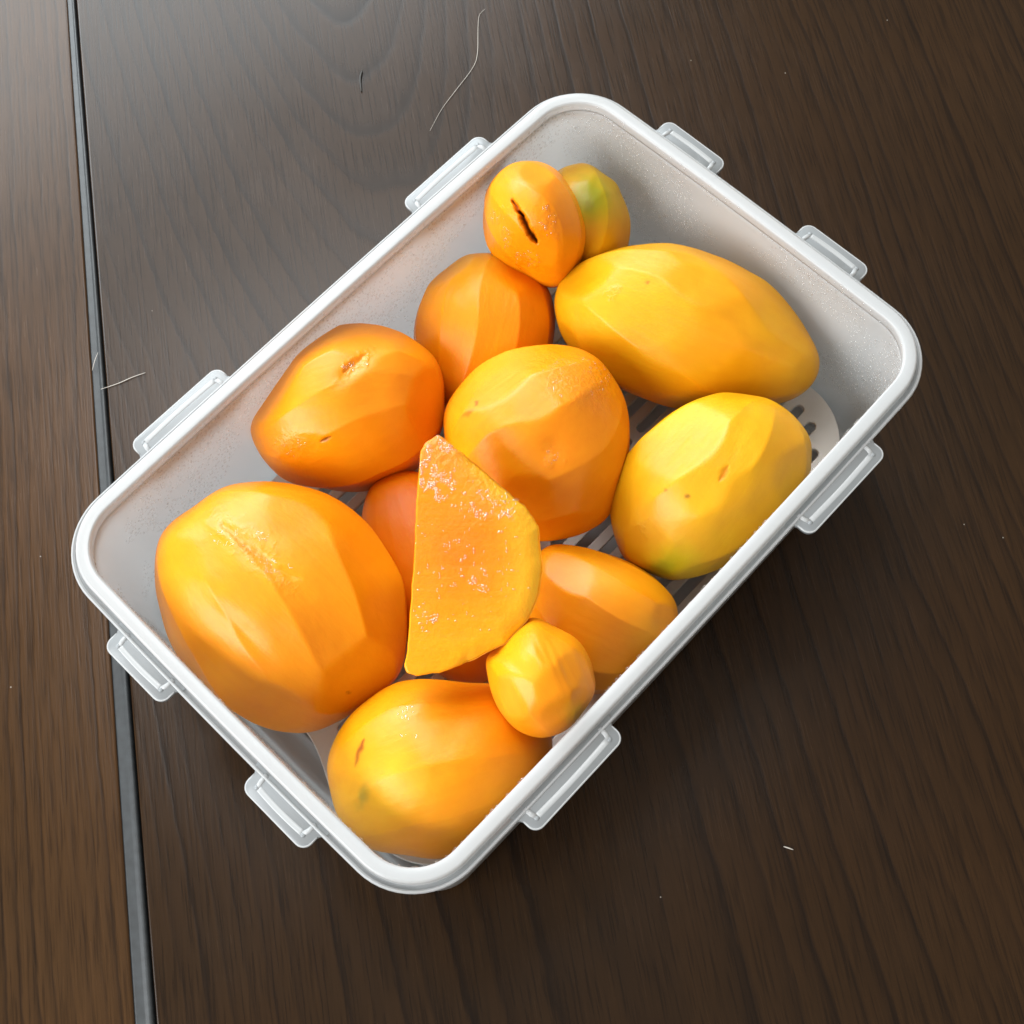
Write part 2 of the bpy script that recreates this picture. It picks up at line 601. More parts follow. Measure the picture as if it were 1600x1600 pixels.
def tray_outline():
    pts = []
    for cx, cy, a0 in ((TX - TR, TY - TR, 0), (-(TX - TR), TY - TR, 90), (-(TX - TR), -(TY - TR), 180), (TX - TR, -(TY - TR), 270)):
        if a0 == 180:        # finger notch in the end at -x
            for t in np.linspace(0, 1, 25):
                y = 0.030 * (1 - 2 * t)
                pts.append((-TX + 0.0105 * (0.5 - 0.5 * math.cos(2 * math.pi * min(max(t, 0), 1))) ** 0.6, y))
        for i in range(13):
            a = math.radians(a0 + 90 * i / 12)
            pts.append((cx + TR * math.cos(a), cy + TR * math.sin(a)))
        if a0 == 270:
            for t in np.linspace(0, 1, 25):
                y = -0.030 * (1 - 2 * t)
                pts.append((TX - 0.0105 * (0.5 - 0.5 * math.cos(2 * math.pi * t)) ** 0.6, y))
    return pts


def slot(x0, x1, y, wd):
    r = wd / 2
    pts = []
    for i in range(9):
        a = math.radians(90 - 180 * i / 8)
        pts.append((x1 - r + r * math.cos(a), y + r * math.sin(a)))
    for i in range(9):
        a = math.radians(270 - 180 * i / 8)
        pts.append((x0 + r + r * math.cos(a), y + r * math.sin(a)))
    return pts


cu = bpy.data.curves.new('tray_curve', 'CURVE')
cu.dimensions = '2D'
cu.fill_mode = 'BOTH'
cu.extrude = 0.0007
cu.bevel_depth = 0.0004
cu.bevel_resolution = 1


def add_spline(pts):
    s = cu.splines.new('POLY')
    s.points.add(len(pts) - 1)
    for p, (x, y) in zip(s.points, pts):
        p.co = (x, y, 0, 1)
    s.use_cyclic_u = True


add_spline(tray_outline())
for k in range(-9, 9):
    y = (k + 0.5) * 0.0086
    lim = TX - 0.0080
    dy = abs(y) - (TY - TR)
    if dy > 0:
        lim = TX - TR + math.sqrt(max((TR - 0.0085) ** 2 - dy ** 2, 0.0)) if dy < TR - 0.0085 else None
    if lim is None:
        continue
    if abs(y) < 0.034:
        lim -= 0.0105
    cuts = [-lim, -0.062, 0.0, 0.062, lim]
    for a, b in zip(cuts, cuts[1:]):
        if b - a > 0.02:
            add_spline(slot(a + (0.002 if a > -lim else 0), b - (0.002 if b < lim else 0), y, 0.0050))
tmp = bpy.data.objects.new('tray_tmp', cu)
COL.objects.link(tmp)
dg = bpy.context.evaluated_depsgraph_get()
tm = bpy.data.meshes.new_from_object(tmp.evaluated_get(dg))
bpy.data.objects.remove(tmp)
tm.name = 'drain_tray'
tm.transform(Matrix.Translation((0, 0, TZ)))
tray = empty('drain_tray', (0, 0, 0.003), 'cream plastic draining tray with long slots, under the mangoes on the box floor', 'tray')
link_mesh('slotted_plate', tm, M_TRAY, tray, smooth=False)
for sx in (-1, 1):
    for sy in (-1, 1):
        bm = bmesh.new()
        bmesh.ops.create_cone(bm, cap_ends=True, segments=16, radius1=0.004, radius2=0.005, depth=0.0128)
        for v1 in bm.verts:
            v1.co += Vector((sx * 0.092, sy * 0.0772, 0.0095))
        fm = bpy.data.meshes.new('foot'); bm.to_mesh(fm); bm.free()
        link_mesh('foot', fm, M_TRAY, tray, smooth=False)

# ------------------------------------------------------------------ mangoes
bm = bmesh.new()
bmesh.ops.create_icosphere(bm, subdivisions=7, radius=1)
ICO = np.array([v1.co[:] for v1 in bm.verts])
ICOF = [tuple(v1.index for v1 in f.verts) for f in bm.faces]
bm.free()
EX, EY, EZ = MR[:, 0], MR[:, 1], MR[:, 2]


def fbm(P, scale, octaves=3):
    out = np.zeros(len(P))
    for i, p in enumerate(P * scale):
        out[i] = noise.fractal((p[0], p[1], p[2]), 0.8, 2.0, octaves)
    return out


def radial(outline, c, nang=720):
    """outline as radius over angle, smoothed a little; pixel units, y up"""
    p = np.array(outline, float) - c
    p[:, 1] *= -1
    th = np.arctan2(p[:, 1], p[:, 0])
    o = np.argsort(th)
    th, r = th[o], np.hypot(p[o, 0], p[o, 1])
    T = np.r_[th - 2 * np.pi, th, th + 2 * np.pi]
    Rr = np.r_[r, r, r]
    g = np.linspace(-np.pi, np.pi, nang, endpoint=False)
    # Catmull-Rom through the traced points
    k = np.searchsorted(T, g) - 1
    t0, t1, t2, t3 = T[k - 1], T[k], T[k + 1], T[k + 2]
    r0, r1, r2, r3 = Rr[k - 1], Rr[k], Rr[k + 1], Rr[k + 2]
    m1 = (r2 - r0) / (t2 - t0); m2 = (r3 - r1) / (t3 - t1)
    h = t2 - t1; s = (g - t1) / h
    v = (2 * s ** 3 - 3 * s ** 2 + 1) * r1 + (s ** 3 - 2 * s ** 2 + s) * h * m1 + (-2 * s ** 3 + 3 * s ** 2) * r2 + (s ** 3 - s ** 2) * h * m2
    ker = np.exp(-0.5 * (np.arange(-12, 13) / 4.5) ** 2); ker /= ker.sum()
    v = np.convolve(np.r_[v[-12:], v, v[:12]], ker, 'valid')
    return g, v


def sstep(a, b, x):
    t = np.clip((x - a) / (b - a), 0, 1)
    return t * t * (3 - 2 * t)


def seg_dist(q, a, b):
    a, b = np.array(a, float), np.array(b, float)
    ab = b - a
    t = np.clip(((q - a) @ ab) / (ab @ ab), 0, 1)
    return np.hypot(*(q - a - t[:, None] * ab).T), t


def mango(label, outline, z, c_mm, color, axis_deg, facets=(), dents=(), cuts=(), wet=(), stains_and_sheen=(), ring_facets=(0, 0.028), seed=0, second=None, bands=0.85):
    """outline traced round the fruit (photo pixels), z height of its middle, c_mm half depth towards the viewer"""
    rnd = random.Random(seed)
    o2 = np.array(outline, float)
    c = (o2.min(0) + o2.max(0)) / 2
    ctr = at(c[0], c[1], z)
    depth = -(ctr - CAM) @ EZ
    s = depth / FPX                            # metres per photo pixel there
    g, rad = radial(outline, c)
    d = ICO
    th = np.arctan2(d[:, 1], d[:, 0])
    rho = np.interp(th, np.r_[g, np.pi], np.r_[rad, rad[0]]) * s
    meanr = rad.mean() * s
    cz = np.hypot(d[:, 0], d[:, 1])
    # blend to the mean radius towards the near and far sides so that corners of the outline stay on the outline
    wgt = cz ** 1.5
    rho = rho * wgt + (0.35 * meanr + 0.65 * rho) * (1 - wgt)
    P = np.c_[rho * d[:, 0], rho * d[:, 1], c_mm / 1000 * d[:, 2]]
    rr = np.linalg.norm(P, axis=1)
    dirs = P / rr[:, None]
    # knife facets: soft minimum with planes
    planes = []
    ax = math.radians(axis_deg)
    u = np.array([math.cos(ax), math.sin(ax), 0]); pv = np.array([-math.sin(ax), math.cos(ax), 0])
    nr, dl = ring_facets
    for k in range(nr):
        psi = math.radians(12 + 156 * (k + 0.5) / nr + rnd.uniform(-7, 7))
        tilt = rnd.uniform(-0.10, 0.10)
        n = math.cos(psi) * pv + math.sin(psi) * np.array([0, 0, 1]) + tilt * u
        planes.append((n, dl * rnd.uniform(0.5, 1.25)))
        for sg in (-1, 1):
            psi2 = psi + rnd.uniform(-0.22, 0.22)
            n = math.cos(psi2) * pv + math.sin(psi2) * np.array([0, 0, 1]) + sg * rnd.uniform(0.55, 0.95) * u
            if rnd.random() < 0.3:
                planes.append((n, dl * rnd.uniform(0.4, 1.0)))
    for beta, eps, dl_ in facets:
        b, e = math.radians(beta), math.radians(eps)
        planes.append((np.array([math.cos(b) * math.cos(e), math.sin(b) * math.cos(e), math.sin(e)]), dl_))
    # long peel strokes: flat bands round the long axis, meeting in soft ridges that wander a little
    if bands:
        edges = [rnd.uniform(0, 0.4)]
        while edges[-1] < 2 * math.pi + edges[0] - 0.35:
            edges.append(edges[-1] + rnd.uniform(0.42, 0.80))
        edges[-1] = edges[0] + 2 * math.pi
        E_ = np.array(edges)
        sx = P @ u
        wander = 0.22 * np.sin(sx / meanr * 1.7 + rnd.uniform(0, 6)) + 0.10 * fbm(ctr + P, 22.0, 2)
        psi_ = (np.arctan2(P[:, 2], P @ pv) + wander - edges[0]) % (2 * math.pi) + edges[0]
        kk = np.clip(np.searchsorted(E_, psi_) - 1, 0, len(E_) - 2)
        mid_, hw = 0.5 * (E_[kk] + E_[kk + 1]), 0.5 * (E_[kk + 1] - E_[kk])
        q_ = np.cos(hw) / np.cos(psi_ - mid_)
        amt_ = bands * sstep(1.0, 0.72, np.abs(sx) / np.abs(sx).max())
        # radius about the long axis only
        ax_ = sx[:, None] * u
        P = ax_ + (P - ax_) * (1 + amt_ * (q_ - 1) + 0.012 * amt_)[:, None]
        rr = np.linalg.norm(P, axis=1)
        dirs = P / rr[:, None]
    pw = 130.0
    acc = np.ones(len(P))
    for n, dl_ in planes:
        n = n / np.linalg.norm(n)
        h = (P @ n).max() * (1 - dl_)
        q = np.maximum(dirs @ n, 1e-4)
        acc += (rr * q / h) ** pw
    rr2 = rr * acc ** (-1 / pw)
    P = dirs * rr2[:, None]
    # photo pixel offset of every point (front side only) for marks that sit at a place on the fruit
    W_ = P[:, 0:1] * EX + P[:, 1:2] * EY + P[:, 2:3] * EZ + (ctr - CAM)
    dz_ = -(W_ @ EZ)
    px = np.c_[800 + FPX * (W_ @ EX) / dz_, 800 - FPX * (W_ @ EY) / dz_]
    front = sstep(-0.1, 0.25, d[:, 2])
    lump = fbm(ctr + P, 38.0, 3)
    P = P + dirs * (lump * 0.00022)[:, None]
    for x, y, rx, ry, ang, dep in dents:
        a = math.radians(ang)
        q = px - (x, y)
        qa = q[:, 0] * math.cos(a) - q[:, 1] * math.sin(a); qb = q[:, 0] * math.sin(a) + q[:, 1] * math.cos(a)
        P = P - dirs * (front * dep / 1000 * np.exp(-(qa / rx) ** 2 - (qb / ry) ** 2))[:, None]
    wetm = np.zeros(len(P))
    jit = 9 * np.c_[fbm(P, 260.0, 2), fbm(P + 3.3, 260.0, 2)]
    for x, y, rx, ry, ang, stg in wet:
        a = math.radians(ang)
        q = px + 1.4 * jit - (x, y)
        qa = q[:, 0] * math.cos(a) - q[:, 1] * math.sin(a); qb = q[:, 0] * math.sin(a) + q[:, 1] * math.cos(a)
        wetm = np.maximum(wetm, stg * front * sstep(1.5, 0.15, np.sqrt((qa / rx) ** 2 + (qb / ry) ** 2)))
    if wetm.max() > 0:
        P = P + dirs * (wetm * fbm(ctr + P, 420.0, 4) * 0.00010)[:, None]
    tint = np.tile(np.array(color, float), (len(P), 1))
    # uneven ripeness
    rp = fbm(ctr + P + 7.7, 26.0, 2)[:, None]
    tint = tint * (1 + rp * np.array([0.03, 0.11, 0.25]))
    if second is not None:                     # the colour drifts along the fruit
        t = sstep(-0.8, 0.8, (P @ u) / (meanr * 1.1))[:, None]
        tint = tint * (1 - t) + np.array(second) * t * (1 + rp * np.array([0.03, 0.11, 0.25]))
    for a, b, wpx, dep, colr in cuts:
        dd, t = seg_dist(px + 0.35 * jit, a, b)
        prof = np.sin(np.pi * np.clip(t * 0.92 + 0.04, 0, 1)) ** 0.7
        mk = front * np.exp(-(dd / (wpx * prof + 0.3)) ** 2)
        P = P - dirs * (mk * dep / 1000)[:, None]
        if colr:
            mk = (mk * 0.9)[:, None]
            tint = tint * (1 - mk) + np.array(colr) * mk
    for x, y, rx, ry, ang, stg, colr in stains_and_sheen:
        a = math.radians(ang)
        q = px + 0.5 * jit - (x, y)
        qa = q[:, 0] * math.cos(a) - q[:, 1] * math.sin(a); qb = q[:, 0] * math.sin(a) + q[:, 1] * math.cos(a)
        mk = (stg * front * np.exp(-((qa / rx) ** 2 + (qb / ry) ** 2) ** 1.3))[:, None]
        tint = tint * (1 - mk) + np.array(colr) * mk
    W = P[:, 0:1] * EX + P[:, 1:2] * EY + P[:, 2:3] * EZ
    me = mesh_from('peeled_mango', W, ICOF)
    put_attr(me, tint, wetm, np.c_[P @ u, P @ pv, P[:, 2]])
    o = link_mesh('peeled_mango', me, M_FLESH)
    o.location = ctr
    o['label'] = label
    o['category'] = 'mango'
    o['group'] = 'peeled mangoes in the box'
    FRUIT.append(o)
    return o


def put_attr(me, tint, wetm, grain):
    a = me.attributes.new('tint', 'FLOAT_COLOR', 'POINT')
    a.data.foreach_set('color', np.c_[np.clip(tint, 0, 1.0), np.ones(len(tint))].astype(np.float32).ravel())
    a = me.attributes.new('wet', 'FLOAT', 'POINT')
    a.data.foreach_set('value', np.asarray(wetm, np.float32))
    a = me.attributes.new('grain', 'FLOAT_VECTOR', 'POINT')
    a.data.foreach_set('vector', np.asarray(grain, np.float32).ravel())


FRUIT = []
ORANGE = (0.93, 0.405, 0.015)
DEEP = (0.95, 0.415, 0.008)
AMBER = (0.93, 0.44, 0.016)
YELLOW = (0.84, 0.49, 0.018)
LEMON = (0.80, 0.49, 0.022)
PALE = (0.94, 0.66, 0.22)
GREEN = (0.42, 0.50, 0.04)
OLIVE = (0.30, 0.27, 0.05)
BROWN = (0.25, 0.08, 0.01)

mango('biggest mango, orange with a gouge across its top, at the box left end',
      [(245, 880), (258, 830), (305, 791), (350, 761), (402, 751), (455, 755), (507, 770), (564, 811), (605, 860), (635, 908), (641, 955), (636, 1010),
       (622, 1057), (585, 1090), (530, 1126), (489, 1143), (450, 1143), (417, 1136), (357, 1107), (312, 1059), (275, 1010), (254, 950)],
      0.058, 37, ORANGE, -45, seed=1, second=AMBER,
      facets=[(-38, 42, 0.075), (72, 48, 0.05), (150, 55, 0.03), (-95, 45, 0.045)],
      dents=[(395, 862, 62, 20, -35, 2.2), (370, 985, 62, 17, -42, 1.6), (330, 870, 40, 45, 0, 0.9), (440, 920, 60, 30, -30, 0.8)],
      cuts=[((345, 815), (425, 880), 6, 0.9, None), ((425, 880), (470, 905), 4, 0.5, None)],
      wet=[(385, 845, 62, 20, -40, 0.75), (430, 900, 45, 14, -30, 0.5)],
      stains_and_sheen=[(400, 870, 80, 35, -38, 0.55, YELLOW), (350, 985, 60, 16, -45, 0.4, (0.92, 0.36, 0.05)), (545, 1083, 2.5, 2.5, 0, 0.8, BROWN)])
mango('orange mango with a shiny notch and a short dark nick, against the upper left wall',
      [(393, 671), (408, 630), (433, 579), (465, 543), (499, 522), (539, 510), (582, 509), (620, 518), (656, 537), (682, 562), (692, 590), (694, 626),
       (692, 666), (677, 700), (648, 734), (609, 753), (567, 768), (529, 769), (490, 764), (444, 749), (422, 730), (404, 705)],
      0.056, 34, DEEP, 15, seed=2, second=ORANGE,
      facets=[(80, 40, 0.05), (150, 30, 0.06), (-5, 30, 0.06), (-110, 50, 0.05), (20, 72, 0.02)],
      dents=[(550, 578, 34, 12, 38, 1.6)],
      cuts=[((500, 690), (518, 682), 2.2, 0.5, BROWN), ((535, 580), (572, 552), 4, 0.8, None)],
      wet=[(455, 695, 45, 22, -15, 0.55), (555, 568, 34, 9, 38, 0.55)])
mango('half hidden orange mango with a greenish tip, lying deeper behind the one with the slit',
      [(647, 528), (659, 469), (672, 444), (698, 420), (725, 400), (747, 397), (790, 400), (830, 420), (858, 455), (866, 490), (862, 540), (840, 600),
       (800, 645), (740, 660), (690, 635), (657, 580)],
      0.045, 27, DEEP, 75, seed=3, facets=[(125, 25, 0.05), (60, 45, 0.05)],
      stains_and_sheen=[(757, 405, 45, 28, 20, 0.55, (0.72, 0.52, 0.08)), (715, 425, 60, 40, 30, 0.35, YELLOW)])
mango('small orange mango split by a dark slit, standing on end in the upper corner',
      [(797, 262), (837, 258), (869, 272), (891, 300), (908, 337), (914, 381), (908, 406), (891, 431), (872, 447), (847, 445), (819, 431), (784, 412),
       (766, 391), (756, 359), (755, 328), (762, 297), (778, 275)],
      0.070, 34, DEEP, -62, seed=4, facets=[(80, 40, 0.05), (-90, 45, 0.04)],
      cuts=[((801, 312), (812, 336), 3.0, 2.2, (0.55, 0.14, 0.01)), ((809, 328), (838, 380), 4.6, 5.0, (0.30, 0.07, 0.006))],
      dents=[(795, 365, 38, 26, -40, 0.9), (842, 335, 26, 30, -60, -0.5)],
      wet=[(857, 345, 14, 28, 15, 0.6), (820, 405, 26, 12, -20, 0.75), (788, 372, 10, 22, 20, 0.55), (775, 338, 22, 6, 20, 0.4)])
mango('mango with a large green patch, tucked behind the slit one by the far corner',
      [(872, 269), (891, 262), (912, 259), (941, 275), (962, 291), (973, 316), (986, 359), (981, 392), (962, 430), (905, 440), (858, 410), (843, 345), (852, 295)],
      0.052, 30, (0.80, 0.46, 0.016), 80, seed=5, bands=0.5, facets=[(40, 30, 0.03), (100, 40, 0.03)],
      stains_and_sheen=[(930, 310, 50, 46, 0, 0.75, (0.56, 0.50, 0.02)), (922, 308, 27, 32, 0, 0.8, (0.36, 0.40, 0.02)), (920, 321, 8, 8, 0, 0.4, OLIVE)])
mango('long yellow mango with smooth peel strokes, along the upper right wall',
      [(1000, 383), (1044, 381), (1109, 401), (1156, 420), (1194, 444), (1225, 475), (1257, 519), (1278, 559), (1273, 594), (1247, 619), (1212, 632),
       (1150, 640), (1090, 640), (1020, 630), (965, 610), (920, 575), (880, 534), (869, 500), (867, 462), (880, 434), (912, 409), (956, 391)],
      0.055, 34, YELLOW, -22, seed=6, second=(0.86, 0.47, 0.016), ring_facets=(8, 0.03),
      facets=[(30, 45, 0.055), (75, 40, 0.04), (-30, 60, 0.03), (-75, 45, 0.05), (140, 40, 0.05)],
      stains_and_sheen=[(955, 455, 90, 40, -20, 0.35, LEMON), (1011, 441, 3, 3, 0, 0.6, BROWN)], wet=[(958, 458, 9, 7, 0, 0.4)])
mango('plump yellow mango with a green stem end pointing down, against the right wall',
      [(952, 763), (952, 797), (965, 852), (979, 877), (1020, 897), (1048, 906), (1089, 901), (1125, 887), (1180, 850), (1235, 795), (1262, 750), (1265, 725),
       (1264, 687), (1244, 657), (1220, 636), (1199, 624), (1161, 617), (1113, 614), (1072, 624), (1020, 657), (989, 687), (965, 722)],
      0.054, 35, LEMON, 55, seed=7, second=YELLOW, ring_facets=(6, 0.03),
      facets=[(130, 42, 0.085), (-12, 45, 0.07), (-140, 40, 0.055), (-60, 50, 0.04)],
      cuts=[((1125, 752), (1137, 728), 3.0, 0.5, (0.75, 0.33, 0.02))],
      stains_and_sheen=[(1036, 886, 24, 15, 15, 0.9, (0.35, 0.42, 0.06)), (1037, 886, 10, 6, 15, 0.6, OLIVE), (1055, 878, 42, 30, 0, 0.6, (0.66, 0.66, 0.04)),
              (1030, 820, 40, 50, 20, 0.25, PALE), (1074, 778, 4, 4, 0, 0.75, BROWN), (1040, 764, 2.2, 2.2, 0, 0.6, BROWN)],
      wet=[(1004, 828, 6, 16, 0, 0.4)])
mango('round orange mango with a rough torn patch, in the middle of the box',
      [(856, 538), (882, 540), (909, 547), (935, 562), (956, 588), (973, 620), (982, 658), (983, 690), (977, 740), (960, 790), (943, 815), (920, 832),
       (878, 849), (846, 851), (800, 840), (755, 810), (715, 760), (696, 700), (695, 640), (722, 601), (748, 575), (776, 558), (799, 548), (829, 541)],
      0.058, 38, DEEP, 40, seed=8, second=ORANGE,
      facets=[(125, 38, 0.06), (-35, 40, 0.05), (-110, 55, 0.05), (100, 68, 0.02)],
      dents=[(862, 700, 16, 16, 0, 0.8), (800, 655, 60, 25, 30, 0.6)],
      wet=[(900, 590, 62, 42, -35, 0.65), (862, 715, 14, 14, 0, 0.5), (935, 620, 30, 30, 0, 0.35)],
      stains_and_sheen=[(790, 590, 60, 40, 35, 0.4, AMBER), (715, 640, 30, 30, 0, 0.35, (0.75, 0.42, 0.05)), (744, 629, 3, 3, 0, 0.7, BROWN), (730, 645, 12, 3, 40, 0.5, BROWN)])
mango('orange yellow mango low down beside the right wall, partly under the cut slice',
      [(856, 853), (881, 851), (912, 855), (959, 869), (1000, 887), (1034, 912), (1056, 944), (1050, 1000), (1005, 1050), (950, 1082), (880, 1075), (832, 1010),
       (818, 940), (830, 880)],
      0.046, 28, (0.92, 0.43, 0.018), -25, seed=9, facets=[(110, 50, 0.06), (0, 40, 0.04)],
      stains_and_sheen=[(930, 903, 45, 24, -8, 0.45, (0.95, 0.55, 0.14)), (1010, 990, 30, 40, 0, 0.3, (0.75, 0.50, 0.03))])  # first patch: a highlight on the top facet, put into the colour
mango('smallest orange mango, a fluted egg resting on two others by the lower right rim',
      [(831, 966), (866, 978), (900, 997), (919, 1025), (928, 1053), (930, 1078), (912, 1109), (891, 1134), (858, 1150), (842, 1151), (809, 1141), (785, 1117),
       (768, 1084), (760, 1051), (760, 1027), (777, 1013), (800, 985)],
      0.080, 25, AMBER, -65, seed=10, second=(0.93, 0.40, 0.018), ring_facets=(7, 0.03),
      bands=0.45, facets=[(-155, 40, 0.06)],
      dents=[(862, 1030, 5, 32, 25, 0.3), (880, 1040, 5, 32, 25, 0.3), (845, 1020, 5, 28, 25, 0.25)],
      stains_and_sheen=[(905, 1120, 22, 26, 40, 0.5, (0.62, 0.52, 0.03)), (800, 1085, 26, 45, -20, 0.3, (0.95, 0.55, 0.12))])
mango('mango with a thin red mark and a pale dark-spotted end, in the bottom corner',
      [(512, 1194), (517, 1234), (533, 1279), (569, 1316), (634, 1330), (695, 1337), (740, 1325), (800, 1280), (848, 1222), (863, 1165), (856, 1125), (830, 1090),
       (790, 1074), (736, 1068), (695, 1063), (651, 1062), (618, 1068), (577, 1092), (545, 1121), (521, 1161)],
      0.053, 34, (0.93, 0.47, 0.012), 20, seed=11, second=(0.92, 0.40, 0.010), facets=[(-80, 45, 0.03)], bands=0.3,
      cuts=[((568, 1155), (555, 1196), 3.2, 0.0, (0.26, 0.002, 0.001))],
      stains_and_sheen=[(575, 1250, 80, 66, 30, 0.75, (0.95, 0.62, 0.07)), (568, 1240, 8, 20, -15, 0.6, (0.42, 0.38, 0.10))],  # pale end: own pale yellow, brightened further in place of side light
      wet=[(635, 1110, 16, 10, 30, 0.35)])
mango('orange mango darkened for shade, almost hidden at the bottom, underneath the cut slice',
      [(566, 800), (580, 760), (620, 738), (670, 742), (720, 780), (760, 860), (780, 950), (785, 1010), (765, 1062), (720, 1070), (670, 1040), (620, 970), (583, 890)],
      0.036, 18, (0.86, 0.31, 0.006), -65, seed=12, bands=0.25)  # base colour darkened to put in the shade under the slice


# ------------------------------------------------------------------ the cut slice
def slice_piece():
    out = [(680, 676), (664, 690), (655, 702), (652, 740), (649, 790), (647, 870), (642, 947), (639, 1015), (634, 1037), (637, 1047), (655, 1052), (690, 1047),
           (740, 1030), (790, 1005), (825, 970), (843, 930), (849, 890), (845, 855), (843, 825), (825, 795), (790, 765), (750, 730), (715, 702), (694, 684)]
    c = np.array([735.0, 885.0])
    ctr = at(c[0], c[1], 0.100)
    s = -(ctr - CAM) @ EZ / FPX
    q = np.array(out, float)
    # resample the outline
    n = 260
    cl = np.r_[q, q[:1]]
    L = np.r_[0, np.cumsum(np.hypot(*np.diff(cl, axis=0).T))]
    tt = np.linspace(0, L[-1], n, endpoint=False)
    ring2 = np.c_[np.interp(tt, L, cl[:, 0]), np.interp(tt, L, cl[:, 1])]
    for _ in range(1):
        ring2 = 0.5 * ring2 + 0.25 * (np.roll(ring2, 1, 0) + np.roll(ring2, -1, 0))
    wob = np.array([noise.fractal((p[0] * 0.06, p[1] * 0.06, 3.1), 0.8, 2.0, 3) for p in ring2])
    rr = ring2 - c
    rr = rr * (1 + 0.010 * wob[:, None])
    V, wetm, tint = [], [], []
    m = 110
    tilt_x, tilt_y = 0.05, 0.20                # the face leans: right and upper edge lower

    def col(px, t):
        """flesh colour over the cut: deep in the middle, yellow towards the skin"""
        right = sstep(770, 850, px[0] + 0.15 * abs(px[1] - 880))
        low = sstep(900, 1040, px[1])
        a = np.array([0.94, 0.385, 0.008]) * (1 - low) + np.array([0.95, 0.47, 0.008]) * low
        mid = math.exp(-((px[0] - 720) / 60) ** 2 - ((px[1] - 850) / 75) ** 2)
        a = a * (1 - 0.8 * mid) + np.array([0.93, 0.29, 0.005]) * 0.8 * mid
        return a * (1 - 0.75 * right) + np.array([0.90, 0.56, 0.06]) * 0.75 * right
    # face rings from the edge to the middle, then the back
    for k in range(m):
        f = 1 - k / m
        e = max(0.0, 1 - (k / 3.0)) if k < 3 else 0
        for i in range(n):
            p = rr[i] * f
            px = p + c
            x, y = p[0] * s, -p[1] * s
            zz = -tilt_x * x - tilt_y * y - 0.0006 * e * e
            up = sstep(770, 690, px[1]) + 0.75 * sstep(845, 765, px[1]) * sstep(700, 790, px[0])
            rg = min(1.0, 0.16 + 0.84 * up)
            rg = max(rg, 0.55 * math.exp(-((px[0] - 752) / 22) ** 2 - ((px[1] - 908) / 22) ** 2), 0.45 * math.exp(-((px[0] - 664) / 16) ** 2 - ((px[1] - 965) / 20) ** 2))
            h = noise.fractal((px[0] * 0.05, px[1] * 0.05, 1.7), 0.7, 2.1, 4)
            zz += 0.00022 * rg * h + 0.0004 * noise.noise((px[0] * 0.012, px[1] * 0.012, 5))
            dist = (1 - f) * np.hypot(*rr[i])
            bev = max(0.0, 1 - dist / 30.0) * sstep(0.0, 0.35, rr[i][0] / 110.0 + 0.35)
            zz -= 0.0026 * bev ** 2
            cc = col(px, f)
            cc = cc * (1 - 0.7 * min(1, 1.6 * bev)) + np.array([0.92, 0.58, 0.05]) * 0.7 * min(1, 1.6 * bev)
            V.append((x, y, zz)); wetm.append(rg); tint.append(cc)
    V.append((0, 0, 0)); wetm.append(0.3); tint.append(col(c, 0))
    nf = len(V)
    F = []
    for k in range(m - 1):
        for i in range(n):
            j = (i + 1) % n
            F.append((k * n + i, k * n + j, (k + 1) * n + j, (k + 1) * n + i))
    for i in range(n):
        F.append(((m - 1) * n + i, (m - 1) * n + (i + 1) % n, nf - 1))
    # back: bulging cheek
    mb = 24
    for k in range(1, mb):
        f = math.cos(0.5 * math.pi * k / mb)
        dz = -0.019 * math.sin(0.5 * math.pi * k / mb)
        for i in range(n):
            p = rr[i] * (f * 0.9 + 0.1 * (1 - k / mb))
            x, y = p[0] * s - 0.004 * (1 - f), -p[1] * s
            V.append((x, y, -tilt_x * x - tilt_y * y + dz - 0.0008)); wetm.append(0.12); tint.append(np.array([0.92, 0.40, 0.015]))
    V.append((-0.004, 0, -0.0205)); wetm.append(0.1); tint.append(np.array([0.92, 0.40, 0.015]))
    last = len(V) - 1

    def idx(k, i):
        return i if k == 0 else nf + (k - 1) * n + i
    for k in range(mb - 1):
        for i in range(n):
            j = (i + 1) % n
            F.append((idx(k, i), idx(k, j), idx(k + 1, j), idx(k + 1, i))[::-1])
    for i in range(n):
        F.append((idx(mb - 1, i), idx(mb - 1, (i + 1) % n), last)[::-1])
    V = np.array(V)
    W = V[:, 0:1] * EX + V[:, 1:2] * EY + V[:, 2:3] * EZ
    me = mesh_from('mango_slice', W, F)
    put_attr(me, np.array(tint), wetm, np.c_[V[:, 0] * 0.8 + V[:, 1] * 0.2, V[:, 1], V[:, 2]])
    o = link_mesh('mango_slice', me, M_FLESH)
    o.location = ctr
    o['label'] = 'flat half-round slice cut from a mango, wet cut face up, on top of the pile'
    o['category'] = 'mango slice'
    return o


SLICE = slice_piece()


